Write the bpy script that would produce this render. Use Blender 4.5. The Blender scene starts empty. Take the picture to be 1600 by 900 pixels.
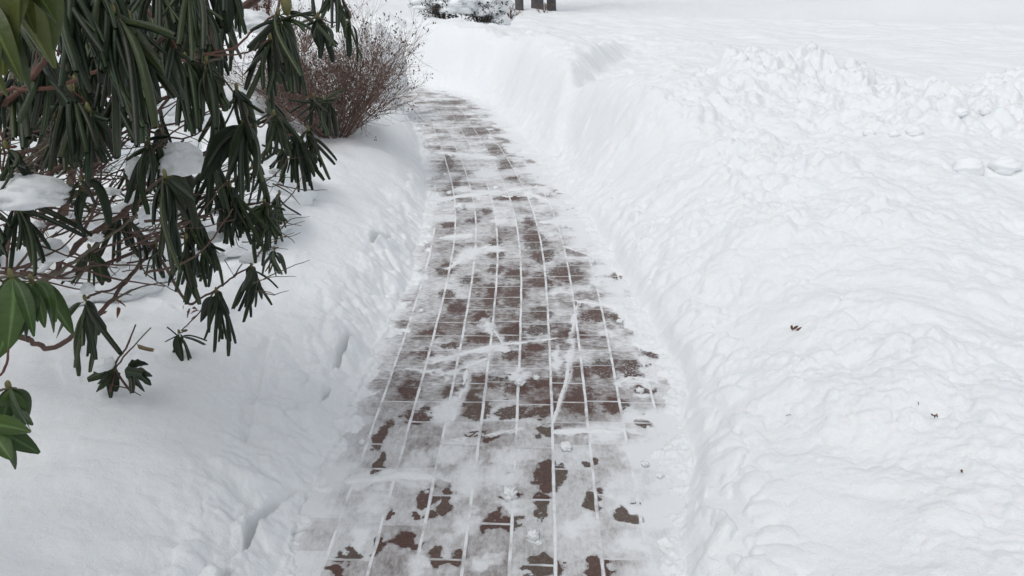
import bpy, math, random
import numpy as np
from mathutils import Vector
random.seed(11); rs = np.random.RandomState(5)
C = bpy.context.scene.collection
scene = bpy.context.scene

# ------------------------------------------------------------------ camera numbers (also used to turn a pixel + depth into a point)
HC = 1.30; PITCH = math.radians(24.0); YAW = math.radians(2.13); F = 1155.5
cp, sp_, cy, sy = math.cos(PITCH), math.sin(PITCH), math.cos(YAW), math.sin(YAW)
FW = np.array([-sy*cp, cy*cp, -sp_]); RT = np.array([cy, sy, 0.0]); UP = np.array([-sy*sp_, cy*sp_, cp])
CAM = np.array([0, 0, HC])
def W(px, py, d):
    return Vector(CAM + d*(FW + RT*(px-800)/F + UP*(450-py)/F))
def G(px, py, z=0.0):
    r = FW + RT*(px-800)/F + UP*(450-py)/F
    return Vector(CAM + r*((z-HC)/r[2]))

# ------------------------------------------------------------------ noise
PERM = rs.permutation(256); PERM = np.concatenate([PERM, PERM])
GA = rs.rand(256)*2*np.pi; GX, GY = np.cos(GA), np.sin(GA); JX, JY = rs.rand(256), rs.rand(256)
def pn(x, y):
    xi = np.floor(x).astype(np.int64); yi = np.floor(y).astype(np.int64)
    xf, yf = x-xi, y-yi
    u = xf*xf*xf*(xf*(xf*6-15)+10); v = yf*yf*yf*(yf*(yf*6-15)+10)
    def g(ix, iy, dx, dy):
        h = PERM[PERM[ix & 255] + (iy & 255)]
        return GX[h]*dx + GY[h]*dy
    a = g(xi, yi, xf, yf); b = g(xi+1, yi, xf-1, yf); c = g(xi, yi+1, xf, yf-1); d = g(xi+1, yi+1, xf-1, yf-1)
    return ((a*(1-u)+b*u)*(1-v) + (c*(1-u)+d*u)*v)*1.5
def fbm(x, y, o=4, gain=.5):
    s = np.zeros_like(x); a = 1.0; f = 1.0
    for i in range(o):
        s += a*pn(x*f+17.3*i, y*f-9.1*i); a *= gain; f *= 2.03
    return s
def billow(x, y, o=3):
    s = np.zeros_like(x); a = 1.0; f = 1.0
    for i in range(o):
        s += a*(np.abs(pn(x*f+5.7*i, y*f+3.3*i))*2-.5); a *= .5; f *= 2.1
    return s
def clods(x, y):                                    # rounded separate lumps
    xi = np.floor(x).astype(np.int64); yi = np.floor(y).astype(np.int64); m = np.zeros_like(x)
    for dx in (-1, 0, 1):
        for dy in (-1, 0, 1):
            h = PERM[PERM[(xi+dx) & 255] + ((yi+dy) & 255)]
            r = .25 + .45*JX[(h*7) & 255]
            q = 1 - ((x-xi-dx-JX[h])**2 + (y-yi-dy-JY[h])**2)/(r*r)
            m = np.maximum(m, r*np.sqrt(np.maximum(q, 0)))
    return m
def ss(a, b, x):
    t = np.clip((x-a)/(b-a), 0, 1); return t*t*(3-2*t)

# ------------------------------------------------------------------ the path line
BW = 0.109; BL = 0.228
def softp(q): return np.logaddexp(0, q)
def xc(y): return -0.215*.5*softp((y-3.9)/.5) - 1.05*.3*softp((y-7.75)/.3)
def dxc(y): return -0.215/(1+np.exp(-(y-3.9)/.5)) - 1.05/(1+np.exp(-(y-7.75)/.3))
def lat(x, y): return (x-xc(y))/np.sqrt(1+dxc(y)**2)

def seg_d(x, y, pts):                               # distance to a polyline of world points; also position 0..1 along it
    best = np.full_like(x, 1e9); pos = np.zeros_like(x); sgn = np.zeros_like(x); n = len(pts)-1
    for i in range(n):
        ax, ay = pts[i][0], pts[i][1]; bx, by = pts[i+1][0], pts[i+1][1]
        L2 = (bx-ax)**2+(by-ay)**2
        t = np.clip(((x-ax)*(bx-ax)+(y-ay)*(by-ay))/L2, 0, 1)
        d = np.hypot(x-ax-t*(bx-ax), y-ay-t*(by-ay))
        cr = (bx-ax)*(y-ay)-(by-ay)*(x-ax)
        m = d < best
        best = np.where(m, d, best); pos = np.where(m, (i+t)/n, pos); sgn = np.where(m, np.sign(cr), sgn)
    return best, pos, sgn

TRAILS = [([(675,567),(735,549),(790,538),(868,529)], .016), ([(903,470),(896,508),(886,590),(864,660)], .011), ([(755,488),(786,538)], .012),
          ([(700,692),(760,680),(818,668)], .008), ([(868,675),(930,672),(1000,674)], .022), ([(545,752),(620,742),(700,748)], .030),
          ([(850,347),(900,343),(950,338)], .045), ([(731,568),(722,610),(708,655)], .016), ([(690,312),(760,300),(860,292)], .055),
          ([(640,575),(700,585),(760,560)], .014), ([(690,372),(735,366)], .03), ([(820,300),(880,322)], .03), ([(690,238),(770,246)], .05),
          ([(700,420),(730,400),(760,385)], .02), ([(890,470),(960,478)], .018), ([(880,385),(925,400)], .015), ([(960,600),(985,590),(1035,596)], .012)]
TR = [([G(*p) for p in pts], w) for pts, w in TRAILS]

def PZ(px, py, z): v = G(px, py, z); return (v.x, v.y)
SLITS = [([PZ(441,688,.2), PZ(405,733,.19), PZ(372,793,.18)], .020, .10), ([PZ(345,824,.2), PZ(333,860,.2), PZ(318,910,.2)], .012, .12),
         ([PZ(545,488,.16), PZ(534,510,.16), PZ(519,532,.16)], .016, .05), ([PZ(510,562,.16), PZ(498,578,.16)], .010, .03),
         ([PZ(612,352,.15), PZ(590,366,.15), PZ(582,378,.15)], .018, .05), ([PZ(415,480,.28), PZ(395,560,.26), PZ(370,620,.26)], .03, .006)]
TRACKS = [PZ(330,560,.3), PZ(262,575,.3)]

def height(x, y):
    t = lat(x, y)
    far = ss(2.6, 5.2, y)
    n1 = fbm(x*.9, y*.9, 4); n2 = fbm(x*4.1+8, y*4.1, 4); n3 = fbm(x*13, y*13+4, 3)
    # left bank
    eL = -.55 - .03*(1-ss(2.2, 3.0, y)) + .03*n2 + .010*n3 - .02*ss(5.5, 6.5, y)
    wL = .80 - .42*far
    uL = np.clip((-.555-.03*(1-ss(2.2, 3.0, y))+.02*n1-t)/wL, 0, 1)
    pL = 1-(1-uL)**1.9
    HL = .29 + .05*far + .05*n1
    zl = HL*pL + .05*ss(1.4, 3.0, -t) + .35*ss(2.2, 5.5, -t)*ss(2.0, 4.5, y)
    zl += (.022*fbm(x*2.0+8, y*2.4, 3)+.003*n3)*ss(0, .3, uL) + (.024*n2+.014*n3+.003*fbm(x*40, y*40, 2)+.030*clods(x*11+n2, y*11))*np.exp(-((uL-.12)/.16)**2)
    zl -= .030*clods(x*7+n2, y*7)*ss(.25, .5, uL)*np.exp(-(((x+1.25)/.5)**2+((y-2.3)/.8)**2))
    hump = .06*np.exp(-(((x+.95)/.28)**2 + ((y-1.75)/.55)**2))
    zl += hump
    # right bank
    tb0 = np.interp(y, [0, 1.3, 1.75, 2.15, 2.6, 3.2, 3.8, 4.6, 6, 9], [.33, .36, .43, .50, .44, .39, .34, .29, .29, .30])
    tb = tb0 + .025*fbm(x*2.6, y*2.6, 3)*(1-.3*far) + .006*n3*(1-far)
    wR = np.interp(y, [0, 1.5, 3, 4.2, 5.5, 9], [1.15, 1.05, .95, .62, .42, .38])
    uR = np.clip((t-tb)/wR, 0, 1)
    pR = (1-(1-uR)**2.0)*(1-far) + far*(uR*uR*(3-2*uR))
    HR = np.interp(y, [0, 1.5, 3, 4.5, 6, 9], [.27, .29, .37, .47, .50, .50])
    zr = HR*(1+.16*n1)*pR
    back = ss(.9, 2.6, t-tb-wR*.7)
    zr = zr*(1-back) + back*(np.minimum(HR, .40)*(.9+.10*n1))*np.minimum(1, pR+.0001)
    crest = far*.07*np.exp(-((t-tb-wR-.15)/.30)**2)
    zr += crest
    # shovelled step at the near right and its thrown snow
    zr += .040*ss(0, .05, t-tb)*(1-.6*far) + .022*np.exp(-((t-tb-.10)/.10)**2)*(clods(x*14+n2, y*14)*2.2)*(1-.3*far)
    lump = ss(-.55, .25, fbm(x*1.15+3.1, y*1.15+7.7, 3))*ss(.0, .16, t-tb)*(1-ss(2.2, 3.4, t))
    lump *= np.interp(y, [0, 1.4, 2.2, 3, 5.5, 7], [.30, .42, .95, 1.1, 1.0, .6])
    lump = np.maximum(lump, .60*ss(.0, .12, t-tb)*(1-ss(.9, 1.4, t-tb))*ss(1.9, 2.6, y)*(1-ss(4.6, 5.6, y)))
    lump = lump*(.35+.65*ss(-.25, .3, fbm(x*.7+12, y*.9+3, 2)))
    lump2 = ss(.0, .5, 1-np.abs(y-(4.9+.35*n1))/1.5)*ss(1.3, 1.9, t)*(1-ss(5.5, 7.5, t))
    cw = .25*n3
    cl = clods(x*6.0+n2*.5, y*6.0+cw)*.085*ss(-.3, .3, fbm(x*1.9, y*1.9+40, 2)) + clods(x*13+cw, y*13+n2)*.046*ss(-.35, .25, fbm(x*2.7+9, y*2.7, 2)) + clods(x*29, y*29+n2)*.019
    tex = .040*fbm(x*3.3, y*3.3+2, 3) + .010*n3 + .0030*fbm(x*40, y*40, 2)
    zr += lump*(tex + .80*cl)
    zr += lump2*(.11*(.75+n1) + 1.0*cl + .8*tex)
    lowm = ss(.1, .5, t-tb)*(1-lump)
    zr += lowm*(.030*fbm(x*1.9+y*.6, y*3.0+x*1.2, 4)+.004*n3+.0012*fbm(x*40, y*40, 2))*(1-.3*far)
    # sculpted scoop in the far right bank
    a = PZ(980, 62, .50); b = PZ(905, 120, .42); c = PZ(858, 190, .25); d_ = PZ(850, 250, .02)
    ds, ps, sg = seg_d(x, y, [a, b, c, d_])
    side = np.where(sg > 0, 1.0, -1.0)             # right/near side of the lip line
    m = ss(-.06, .15, ds*side)*np.exp(-(ds/.7)**2)*ss(0, .12, ps)*(1-.5*ss(.85, 1, ps))
    zr -= .13*m*ss(0.02, .25, uR)
    for (px, py, zz, r1, am) in ((1120,160,.48,.35,.05), (1290,82,.5,.5,.07), (1010,40,.5,.6,.05), (700,42,.58,.45,.07), (790,40,.58,.5,.06), (640,70,.55,.4,.04)):
        q = PZ(px, py, zz); zr += am*np.exp(-((x-q[0])**2+(y-q[1])**2)/(r1*r1))
    z = np.where(t < 0, zl, zr)
    R = np.hypot(x, y)
    z += ss(7, 14, R)*.05*fbm(x*.25, y*.6, 3)
    z += .30*np.exp(-(((x-7.9)/3.2)**2+((y-15.5)/1.0)**2))
    z += ss(60, 300, R)*1.5
    for pts, w, dep in SLITS:
        ds, ps, sg = seg_d(x, y, pts)
        wd = w*(.35+1.1*np.sin(np.pi*np.clip(ps*.9+.08, 0, 1))) * (1+.35*n3)
        # crisp upper (left) lip, softer right side
        k = np.where(sg > 0, 1-ss(.0, .004, ds-.001), 1-ss(wd*.45, wd*1.1, ds))
        k = np.where((ps <= 0) | (ps >= 1), 1-ss(0, wd*.5+.002, ds), k)
        z -= 2.1*dep*k*ss(.02, .1, z)
        z += dep*.12*np.exp(-(ds/.05)**2)*(sg > 0)
    # bare path: snow skin sinks under the bricks, apart from swept ridges
    inside = (t > eL) & (t < tb)
    skin = -.02 + 0*x
    edgeR = ss(-.12, -.01, t-tb + .06*n2+.02*n3); edgeL = ss(-.09, 0, eL-t + .02*n3+.02*n2)
    nf = fbm(x*55, y*55, 3)
    skin += (.026+.008*n2+.007*n3+.006*nf)*edgeR + (.025+.006*n2+.006*n3+.005*nf)*edgeL
    for pts, w in TR:
        ds, ps, sg = seg_d(x, y, pts)
        ww = .55*w*(1+.5*n2+.35*n3)
        q = 1-(ds/np.maximum(ww, 1e-4))**2
        skin = np.maximum(skin, -.004+.0075*np.sqrt(np.clip(q, 0, 1))*(.75+.45*n3+.5*n2) - .02*(q <= 0))
    pat = fbm(x*9, y*9+31, 3) + .25*fbm(x*30, y*30, 2)
    skin = np.maximum(skin, -.02+.026*ss(.62, .9, pat)*ss(3.2, 4.4, y))
    z = np.where(inside, skin, np.maximum(z, .005+.004*n2))
    return z
def hz(x, y): return float(height(np.array([x], float), np.array([y], float))[0])
def ground_hit(px, py):                              # where the pixel's ray meets the snow
    r = FW + RT*(px-800)/F + UP*(450-py)/F
    lo, hi = .5, 60.0
    ds = np.exp(np.linspace(math.log(.8), math.log(60), 700)); P = CAM[None]+ds[:, None]*r[None]
    h = height(P[:, 0], P[:, 1]); k = int(np.argmax(P[:, 2] < h))
    return Vector((P[k, 0], P[k, 1], h[k])), ds[k]

# ------------------------------------------------------------------ materials
def new_mat(name):
    m = bpy.data.materials.new(name); m.use_nodes = True
    nt = m.node_tree; return m, nt, nt.nodes['Principled BSDF']
def N(nt, typ, **kw):
    n = nt.nodes.new(typ)
    for k, v in kw.items(): setattr(n, k, v)
    return n
def noise(nt, vec, scale, detail=3, rough=.55):
    n = N(nt, 'ShaderNodeTexNoise'); n.inputs['Scale'].default_value = scale
    n.inputs['Detail'].default_value = detail; n.inputs['Roughness'].default_value = rough
    if vec is not None: nt.links.new(vec, n.inputs['Vector'])
    return n.outputs['Fac']
def math_(nt, op, a, b=None, c=None, clamp=False):
    n = N(nt, 'ShaderNodeMath', operation=op); n.use_clamp = clamp
    for i, v in enumerate((a, b, c)):
        if v is None: continue
        if isinstance(v, (int, float)): n.inputs[i].default_value = v
        else: nt.links.new(v, n.inputs[i])
    return n.outputs[0]
def mixc(nt, f, a, b):
    n = N(nt, 'ShaderNodeMix', data_type='RGBA')
    if isinstance(f, (int, float)): n.inputs[0].default_value = f
    else: nt.links.new(f, n.inputs[0])
    for s, v in ((6, a), (7, b)):
        if isinstance(v, tuple): n.inputs[s].default_value = v+(1,)
        else: nt.links.new(v, n.inputs[s])
    return n.outputs[2]
def smap(nt, v, a, b):
    n = N(nt, 'ShaderNodeMapRange', interpolation_type='SMOOTHSTEP')
    for i, q in enumerate((v, a, b)):
        if isinstance(q, (int, float)): n.inputs[i].default_value = q
        else: nt.links.new(q, n.inputs[i])
    return n.outputs[0]
def bump(nt, h, dist, strength=1.0, normal=None):
    n = N(nt, 'ShaderNodeBump'); n.inputs['Distance'].default_value = dist; n.inputs['Strength'].default_value = strength
    nt.links.new(h, n.inputs['Height'])
    if normal is not None: nt.links.new(normal, n.inputs['Normal'])
    return n.outputs[0]
SNOWC = (.864, .890, .900)
def snow_material(name, grain=1.0, sss=.22):
    m, nt, b = new_mat(name)
    g = N(nt, 'ShaderNodeNewGeometry').outputs['Position']
    c = mixc(nt, noise(nt, g, 2.2, 4), (.850, .876, .886), SNOWC)
    nt.links.new(c, b.inputs['Base Color'])
    b.inputs['Roughness'].default_value = .65; b.inputs['Specular IOR Level'].default_value = .25
    b.inputs['Subsurface Weight'].default_value = sss; b.inputs['Subsurface Radius'].default_value = (.6, .8, 1.0); b.inputs['Subsurface Scale'].default_value = .022
    h = math_(nt, 'ADD', noise(nt, g, 55, 4, .6), math_(nt, 'MULTIPLY', noise(nt, g, 260, 2, .6), .35))
    nt.links.new(bump(nt, h, .006*grain, .8), b.inputs['Normal'])
    return m
M_SNOW = snow_material('snow'); M_SNOW2 = snow_material('snow_clump', .3, .10)

def path_material():
    m, nt, b = new_mat('snowy_brick')
    uv = N(nt, 'ShaderNodeUVMap').outputs[0]
    sep = N(nt, 'ShaderNodeSeparateXYZ'); nt.links.new(uv, sep.inputs[0])
    t, s = sep.outputs[0], sep.outputs[1]
    wob = N(nt, 'ShaderNodeVectorMath', operation='ADD'); nt.links.new(uv, wob.inputs[0])
    nz = N(nt, 'ShaderNodeTexNoise'); nz.inputs['Scale'].default_value = 6; nt.links.new(uv, nz.inputs['Vector'])
    sc = N(nt, 'ShaderNodeVectorMath', operation='SCALE'); nt.links.new(nz.outputs['Color'], sc.inputs[0]); sc.inputs['Scale'].default_value = .006
    nt.links.new(sc.outputs[0], wob.inputs[1])
    sep2 = N(nt, 'ShaderNodeSeparateXYZ'); nt.links.new(wob.outputs[0], sep2.inputs[0]); tw, sw = sep2.outputs[0], sep2.outputs[1]
    col = math_(nt, 'ADD', math_(nt, 'DIVIDE', math_(nt, 'SUBTRACT', tw, .003), BW), 20.5)
    ci = math_(nt, 'FLOOR', col)
    wn = N(nt, 'ShaderNodeTexWhiteNoise', noise_dimensions='1D'); nt.links.new(math_(nt, 'MULTIPLY', ci, 3.7), wn.inputs['W'])
    off = math_(nt, 'ADD', math_(nt, 'MULTIPLY', math_(nt, 'MODULO', ci, 2.0), .47), math_(nt, 'MULTIPLY', wn.outputs[0], .12))
    row = math_(nt, 'ADD', math_(nt, 'DIVIDE', math_(nt, 'SUBTRACT', sw, 1.352), BL), math_(nt, 'ADD', off, 40.0))
    ri = math_(nt, 'FLOOR', row)
    # some pavers are cut short
    idv = N(nt, 'ShaderNodeCombineXYZ'); nt.links.new(ci, idv.inputs[0]); nt.links.new(ri, idv.inputs[1])
    w2 = N(nt, 'ShaderNodeTexWhiteNoise', noise_dimensions='3D'); nt.links.new(idv.outputs[0], w2.inputs['Vector'])
    fr = math_(nt, 'FRACT', row); fc = math_(nt, 'FRACT', col)
    dl = math_(nt, 'MULTIPLY', math_(nt, 'MINIMUM', fc, math_(nt, 'SUBTRACT', 1.0, fc)), BW)
    ds = math_(nt, 'MULTIPLY', math_(nt, 'MINIMUM', fr, math_(nt, 'SUBTRACT', 1.0, fr)), BL)
    half = math_(nt, 'MULTIPLY', math_(nt, 'ABSOLUTE', math_(nt, 'SUBTRACT', fr, .5)), BL)
    iscut = math_(nt, 'GREATER_THAN', w2.outputs[0], math_(nt, 'ADD', math_(nt, 'MULTIPLY', smap(nt, s, 2.1, 1.7), .55), .28))
    ds2 = math_(nt, 'MINIMUM', ds, math_(nt, 'ADD', half, math_(nt, 'SUBTRACT', 1.0, iscut)))
    upper = math_(nt, 'MULTIPLY', math_(nt, 'GREATER_THAN', fr, .5), iscut)
    idv2 = N(nt, 'ShaderNodeCombineXYZ'); nt.links.new(ci, idv2.inputs[0]); nt.links.new(ri, idv2.inputs[1]); nt.links.new(upper, idv2.inputs[2])
    w3 = N(nt, 'ShaderNodeTexWhiteNoise', noise_dimensions='3D'); nt.links.new(idv2.outputs[0], w3.inputs['Vector'])
    jn = math_(nt, 'MULTIPLY', noise(nt, uv, 18, 4), .0058)
    jl = smap(nt, math_(nt, 'SUBTRACT', dl, jn), .0032, .0005)          # 1 in the long joints
    js = smap(nt, math_(nt, 'SUBTRACT', ds2, jn), .0016, -.0005)
    joint = math_(nt, 'MAXIMUM', jl, math_(nt, 'MULTIPLY', js, .8))
    joint = math_(nt, 'MULTIPLY', joint, math_(nt, 'ADD', .62, math_(nt, 'MULTIPLY', smap(nt, noise(nt, uv, 11, 4, .65), .36, .58), .38)))
    # brick colours
    ramp = N(nt, 'ShaderNodeValToRGB'); nt.links.new(w3.outputs[0], ramp.inputs[0])
    e = ramp.color_ramp.elements; e[0].position = 0; e[0].color = (.098, .051, .039, 1); e[1].position = 1; e[1].color = (.165, .102, .080, 1)
    for p, c_ in ((.3, (.130, .074, .057)), (.55, (.130, .108, .080)), (.72, (.118, .057, .044)), (.86, (.115, .100, .080))):
        q = ramp.color_ramp.elements.new(p); q.color = c_+(1,)
    brick = mixc(nt, smap(nt, noise(nt, uv, 90, 4, .7), .3, .75), ramp.outputs[0], (.080, .042, .032))
    # snow on the bricks
    at = N(nt, 'ShaderNodeAttribute', attribute_name='cover').outputs['Fac']
    mp = N(nt, 'ShaderNodeMapping'); mp.inputs['Scale'].default_value = (.42, 1.0, 1.0); nt.links.new(uv, mp.inputs['Vector'])
    mp2 = N(nt, 'ShaderNodeMapping'); mp2.inputs['Scale'].default_value = (1.0, .45, 1.0); nt.links.new(uv, mp2.inputs['Vector'])
    near = smap(nt, s, 2.3, 1.7)
    st = math_(nt, 'ADD', math_(nt, 'MULTIPLY', noise(nt, mp.outputs[0], 95, 5, .68), math_(nt, 'SUBTRACT', 1.0, near)),
               math_(nt, 'MULTIPLY', noise(nt, mp2.outputs[0], 85, 5, .72), near))
    bl = N(nt, 'ShaderNodeAttribute', attribute_name='bare').outputs['Fac']
    blot = noise(nt, uv, 26, 5, .62)
    grain = noise(nt, uv, 330, 2, .6)
    amp = math_(nt, 'SUBTRACT', 3.0, math_(nt, 'MULTIPLY', near, 1.35))
    n = math_(nt, 'ADD', math_(nt, 'MULTIPLY', st, .60), math_(nt, 'MULTIPLY', blot, .40))
    ncen = math_(nt, 'MULTIPLY', math_(nt, 'SUBTRACT', n, .5), amp)
    per = math_(nt, 'MULTIPLY', math_(nt, 'SUBTRACT', w3.outputs[0], .5), .40)
    v = math_(nt, 'ADD', math_(nt, 'ADD', at, ncen), per)
    v = math_(nt, 'ADD', v, math_(nt, 'MULTIPLY', math_(nt, 'SUBTRACT', grain, .5), .35))
    film = math_(nt, 'MULTIPLY', smap(nt, v, -.05, 1.05), .97)
    # bare patches with crisp ragged rims, a few flecks left inside
    rag = noise(nt, uv, 56, 7, .72)
    bm = smap(nt, math_(nt, 'ADD', bl, math_(nt, 'MULTIPLY', math_(nt, 'SUBTRACT', rag, .5), 2.2)), .38, .58)
    fleck = smap(nt, math_(nt, 'ADD', noise(nt, uv, 120, 4, .7), math_(nt, 'MULTIPLY', math_(nt, 'SUBTRACT', 1.0, near), .09)), .60, .68)
    bm = math_(nt, 'MULTIPLY', bm, math_(nt, 'SUBTRACT', 1.0, fleck))
    bm = math_(nt, 'MULTIPLY', bm, smap(nt, at, 1.35, 1.1))
    film = math_(nt, 'ADD', math_(nt, 'MULTIPLY', film, .82), math_(nt, 'MULTIPLY', smap(nt, v, .85, 1.4), .17))
    cov = math_(nt, 'MULTIPLY', film, math_(nt, 'SUBTRACT', 1.0, math_(nt, 'MULTIPLY', bm, .95)))
    cov = math_(nt, 'MAXIMUM', cov, math_(nt, 'MULTIPLY', math_(nt, 'MULTIPLY', joint, smap(nt, s, 9.5, 4.0)), smap(nt, v, -.85, .0)))
    cc = mixc(nt, cov, brick, (.84, .862, .875))
    nt.links.new(cc, b.inputs['Base Color'])
    ro = math_(nt, 'ADD', math_(nt, 'MULTIPLY', cov, .35), .38); nt.links.new(ro, b.inputs['Roughness'])
    b.inputs['Specular IOR Level'].default_value = .3
    hgt = math_(nt, 'ADD', math_(nt, 'MULTIPLY', cov, .8), math_(nt, 'MULTIPLY', noise(nt, uv, 220, 3), .35))
    nt.links.new(bump(nt, hgt, .0045, .9), b.inputs['Normal'])
    return m

def leaf_mat(name, rough=.42):
    m, nt, b = new_mat(name)
    at = N(nt, 'ShaderNodeAttribute', attribute_name='Col').outputs['Color']
    g = N(nt, 'ShaderNodeNewGeometry').outputs['Position']
    c = mixc(nt, math_(nt, 'MULTIPLY', noise(nt, g, 70, 3), .55), at, (.012, .018, .008))
    nt.links.new(c, b.inputs['Base Color']); b.inputs['Roughness'].default_value = rough
    b.inputs['Specular IOR Level'].default_value = .26
    nt.links.new(bump(nt, noise(nt, g, 160, 3), .0012, .6), b.inputs['Normal'])
    return m
M_LEAF = leaf_mat('leaf')
def wood(name, c1, c2, rough=.8, scale=60):
    m, nt, b = new_mat(name)
    g = N(nt, 'ShaderNodeNewGeometry').outputs['Position']
    nt.links.new(mixc(nt, noise(nt, g, scale, 4, .65), c1, c2), b.inputs['Base Color']); b.inputs['Roughness'].default_value = rough
    nt.links.new(bump(nt, noise(nt, g, scale*3, 3), .002, .7), b.inputs['Normal'])
    return m
M_BARK = wood('bark', (.045, .028, .022), (.16, .095, .075))
M_RED = wood('red_twig', (.07, .030, .022), (.17, .080, .055))
M_GREY = wood('grey_twig', (.07, .055, .042), (.20, .17, .12))
M_TWIG = wood('shrub_twig', (.095, .058, .045), (.25, .165, .13), scale=30)
M_SEED = wood('seed_head', (.050, .030, .024), (.12, .075, .058))
M_BUD = wood('bud', (.10, .10, .035), (.19, .17, .06), .6)
M_DEAD = wood('dead_leaf', (.060, .026, .015), (.16, .075, .04))
M_TRUNK = wood('trunk_bark', (.045, .045, .047), (.115, .112, .112), scale=14)
M_EVER = wood('evergreen_leaf', (.010, .016, .016), (.045, .052, .048), scale=20)

# ------------------------------------------------------------------ mesh helpers
class MB:
    def __init__(s): s.v = []; s.f = []; s.c = []
    def tube(s, pts, r0, r1, n=6, col=None, jit=0, cap=True):
        pts = [Vector(p) for p in pts]; m = len(pts); base = len(s.v)
        side = None
        for i, p in enumerate(pts):
            d = (pts[min(i+1, m-1)]-pts[max(i-1, 0)])
            d = d.normalized() if d.length > 1e-9 else Vector((0, 0, 1))
            if side is None:
                side = d.orthogonal().normalized()
            side = (side - d*side.dot(d)); side = side.normalized() if side.length > 1e-6 else d.orthogonal().normalized()
            up = d.cross(side); r = r0+(r1-r0)*i/(m-1)
            r *= 1+jit*(random.random()-.5)
            for k in range(n):
                a = 2*math.pi*k/n; s.v.append(p+side*(r*math.cos(a))+up*(r*math.sin(a)))
        for i in range(m-1):
            for k in range(n):
                s.f.append((base+i*n+k, base+i*n+(k+1) % n, base+(i+1)*n+(k+1) % n, base+(i+1)*n+k))
        if cap:
            s.f.append(tuple(base+k for k in range(n))[::-1]); s.f.append(tuple(base+(m-1)*n+k for k in range(n)))
    def blob(s, c, r, sx=1, sy=1, sz=1, nu=8, nv=6, jit=.15, flat=None):
        c = Vector(c); base = len(s.v); ph = random.random()*9
        for j in range(nv+1):
            th = math.pi*j/nv
            for i in range(nu):
                a = 2*math.pi*i/nu
                d = Vector((math.sin(th)*math.cos(a), math.sin(th)*math.sin(a), math.cos(th)))
                q = 1+jit*(math.sin(d.x*4+ph)+math.sin(d.y*5+ph*2)+math.sin(d.z*4.5-ph))*.5
                p = Vector((d.x*sx, d.y*sy, d.z*sz))*r*q
                if flat is not None: p.z = max(p.z, flat)
                s.v.append(c+p)
        for j in range(nv):
            for i in range(nu):
                s.f.append((base+j*nu+i, base+(j+1)*nu+i, base+(j+1)*nu+(i+1) % nu, base+j*nu+(i+1) % nu))
    def leaf(s, node, tip, width, theta, out=None, col=(.02, .04, .018), opened=False, rings=12, droop=.16, ragged=0):
        node = Vector(node); tip = Vector(tip); L = (tip-node).length
        D0 = (tip-node).normalized()
        if out is None:
            toc = Vector(CAM)-node; toc.normalize()
            out = toc*.9+Vector((random.uniform(-.8, .8), random.uniform(-.6, .6), random.uniform(-.1, .4)))
        ctrl = node + (tip-node)*.30 + Vector((out.x, out.y, 0))*(.05*L) + Vector((0, 0, droop*L*(.4+random.random()*.9)))
        bend = Vector((random.uniform(-1, 1), random.uniform(-1, 1), random.uniform(-.4, .4)))*.10*L
        nc = 11; base = len(s.v); tw0 = random.uniform(-.5, .5)
        mid = tuple(min(1, q*2.0+.02) for q in col); pet = (.13, .14, .045)
        for i in range(rings+1):
            u = i/rings
            p = node*(1-u)**2 + ctrl*2*u*(1-u) + tip*u*u + bend*math.sin(math.pi*u)
            dd = (ctrl-node)*(1-u)*2+(tip-ctrl)*2*u; dd = dd.normalized() if dd.length > 1e-9 else D0
            nn = out - dd*out.dot(dd); nn = nn.normalized() if nn.length > 1e-6 else dd.orthogonal().normalized()
            bb = dd.cross(nn)
            a = tw0+.5*u; nn, bb = nn*math.cos(a)+bb*math.sin(a), bb*math.cos(a)-nn*math.sin(a)
            if u < .13: w = .0040; th = 4.5
            else:
                q = (u-.13)/.87
                if opened: w = width*max(.06, math.sin(math.pi*min(1, q*.93+.05)))**.72
                else: w = width*min(1, .42+q*2.6)*(1-.12*q)*(1 if q < .93 else .72)
                th = theta*(1+.10*math.sin(5*u+tw0*5))
                if ragged: w *= 1-ragged*random.random()
            r = w/th
            for k in range(nc):
                f = (k/(nc-1)-.5)*th
                s.v.append(p+bb*(r*math.sin(f))+nn*(r*(math.cos(f)-1)))
                cc = pet if u < .13 else (mid if k == nc//2 else col)
                s.c.append(cc)
        for i in range(rings):
            for k in range(nc-1):
                s.f.append((base+i*nc+k, base+i*nc+k+1, base+(i+1)*nc+k+1, base+(i+1)*nc+k))
    def build(s, name, mat, parent=None, smooth=True):
        me = bpy.data.meshes.new(name); me.from_pydata([tuple(p) for p in s.v], [], s.f); me.materials.append(mat)
        if smooth: me.shade_smooth()
        if s.c:
            ca = me.color_attributes.new('Col', 'FLOAT_COLOR', 'POINT')
            arr = np.ones((len(s.v), 4), np.float32); arr[:, :3] = np.array(s.c, np.float32); ca.data.foreach_set('color', arr.ravel())
        o = bpy.data.objects.new(name, me); C.objects.link(o)
        if parent is not None:
            o.parent = parent; o.matrix_parent_inverse = parent.matrix_world.inverted()
        return o
def tag(o, label=None, cat=None, group=None, kind=None):
    for k, v in (('label', label), ('category', cat), ('group', group), ('kind', kind)):
        if v: o[k] = v
    return o
def empty(name, loc, label, cat, group=None):
    o = bpy.data.objects.new(name, None); o.location = loc; C.objects.link(o); o.empty_display_size = .1
    from mathutils import Matrix
    o.matrix_world = Matrix.Translation(Vector(loc))
    return tag(o, label, cat, group)

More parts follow.
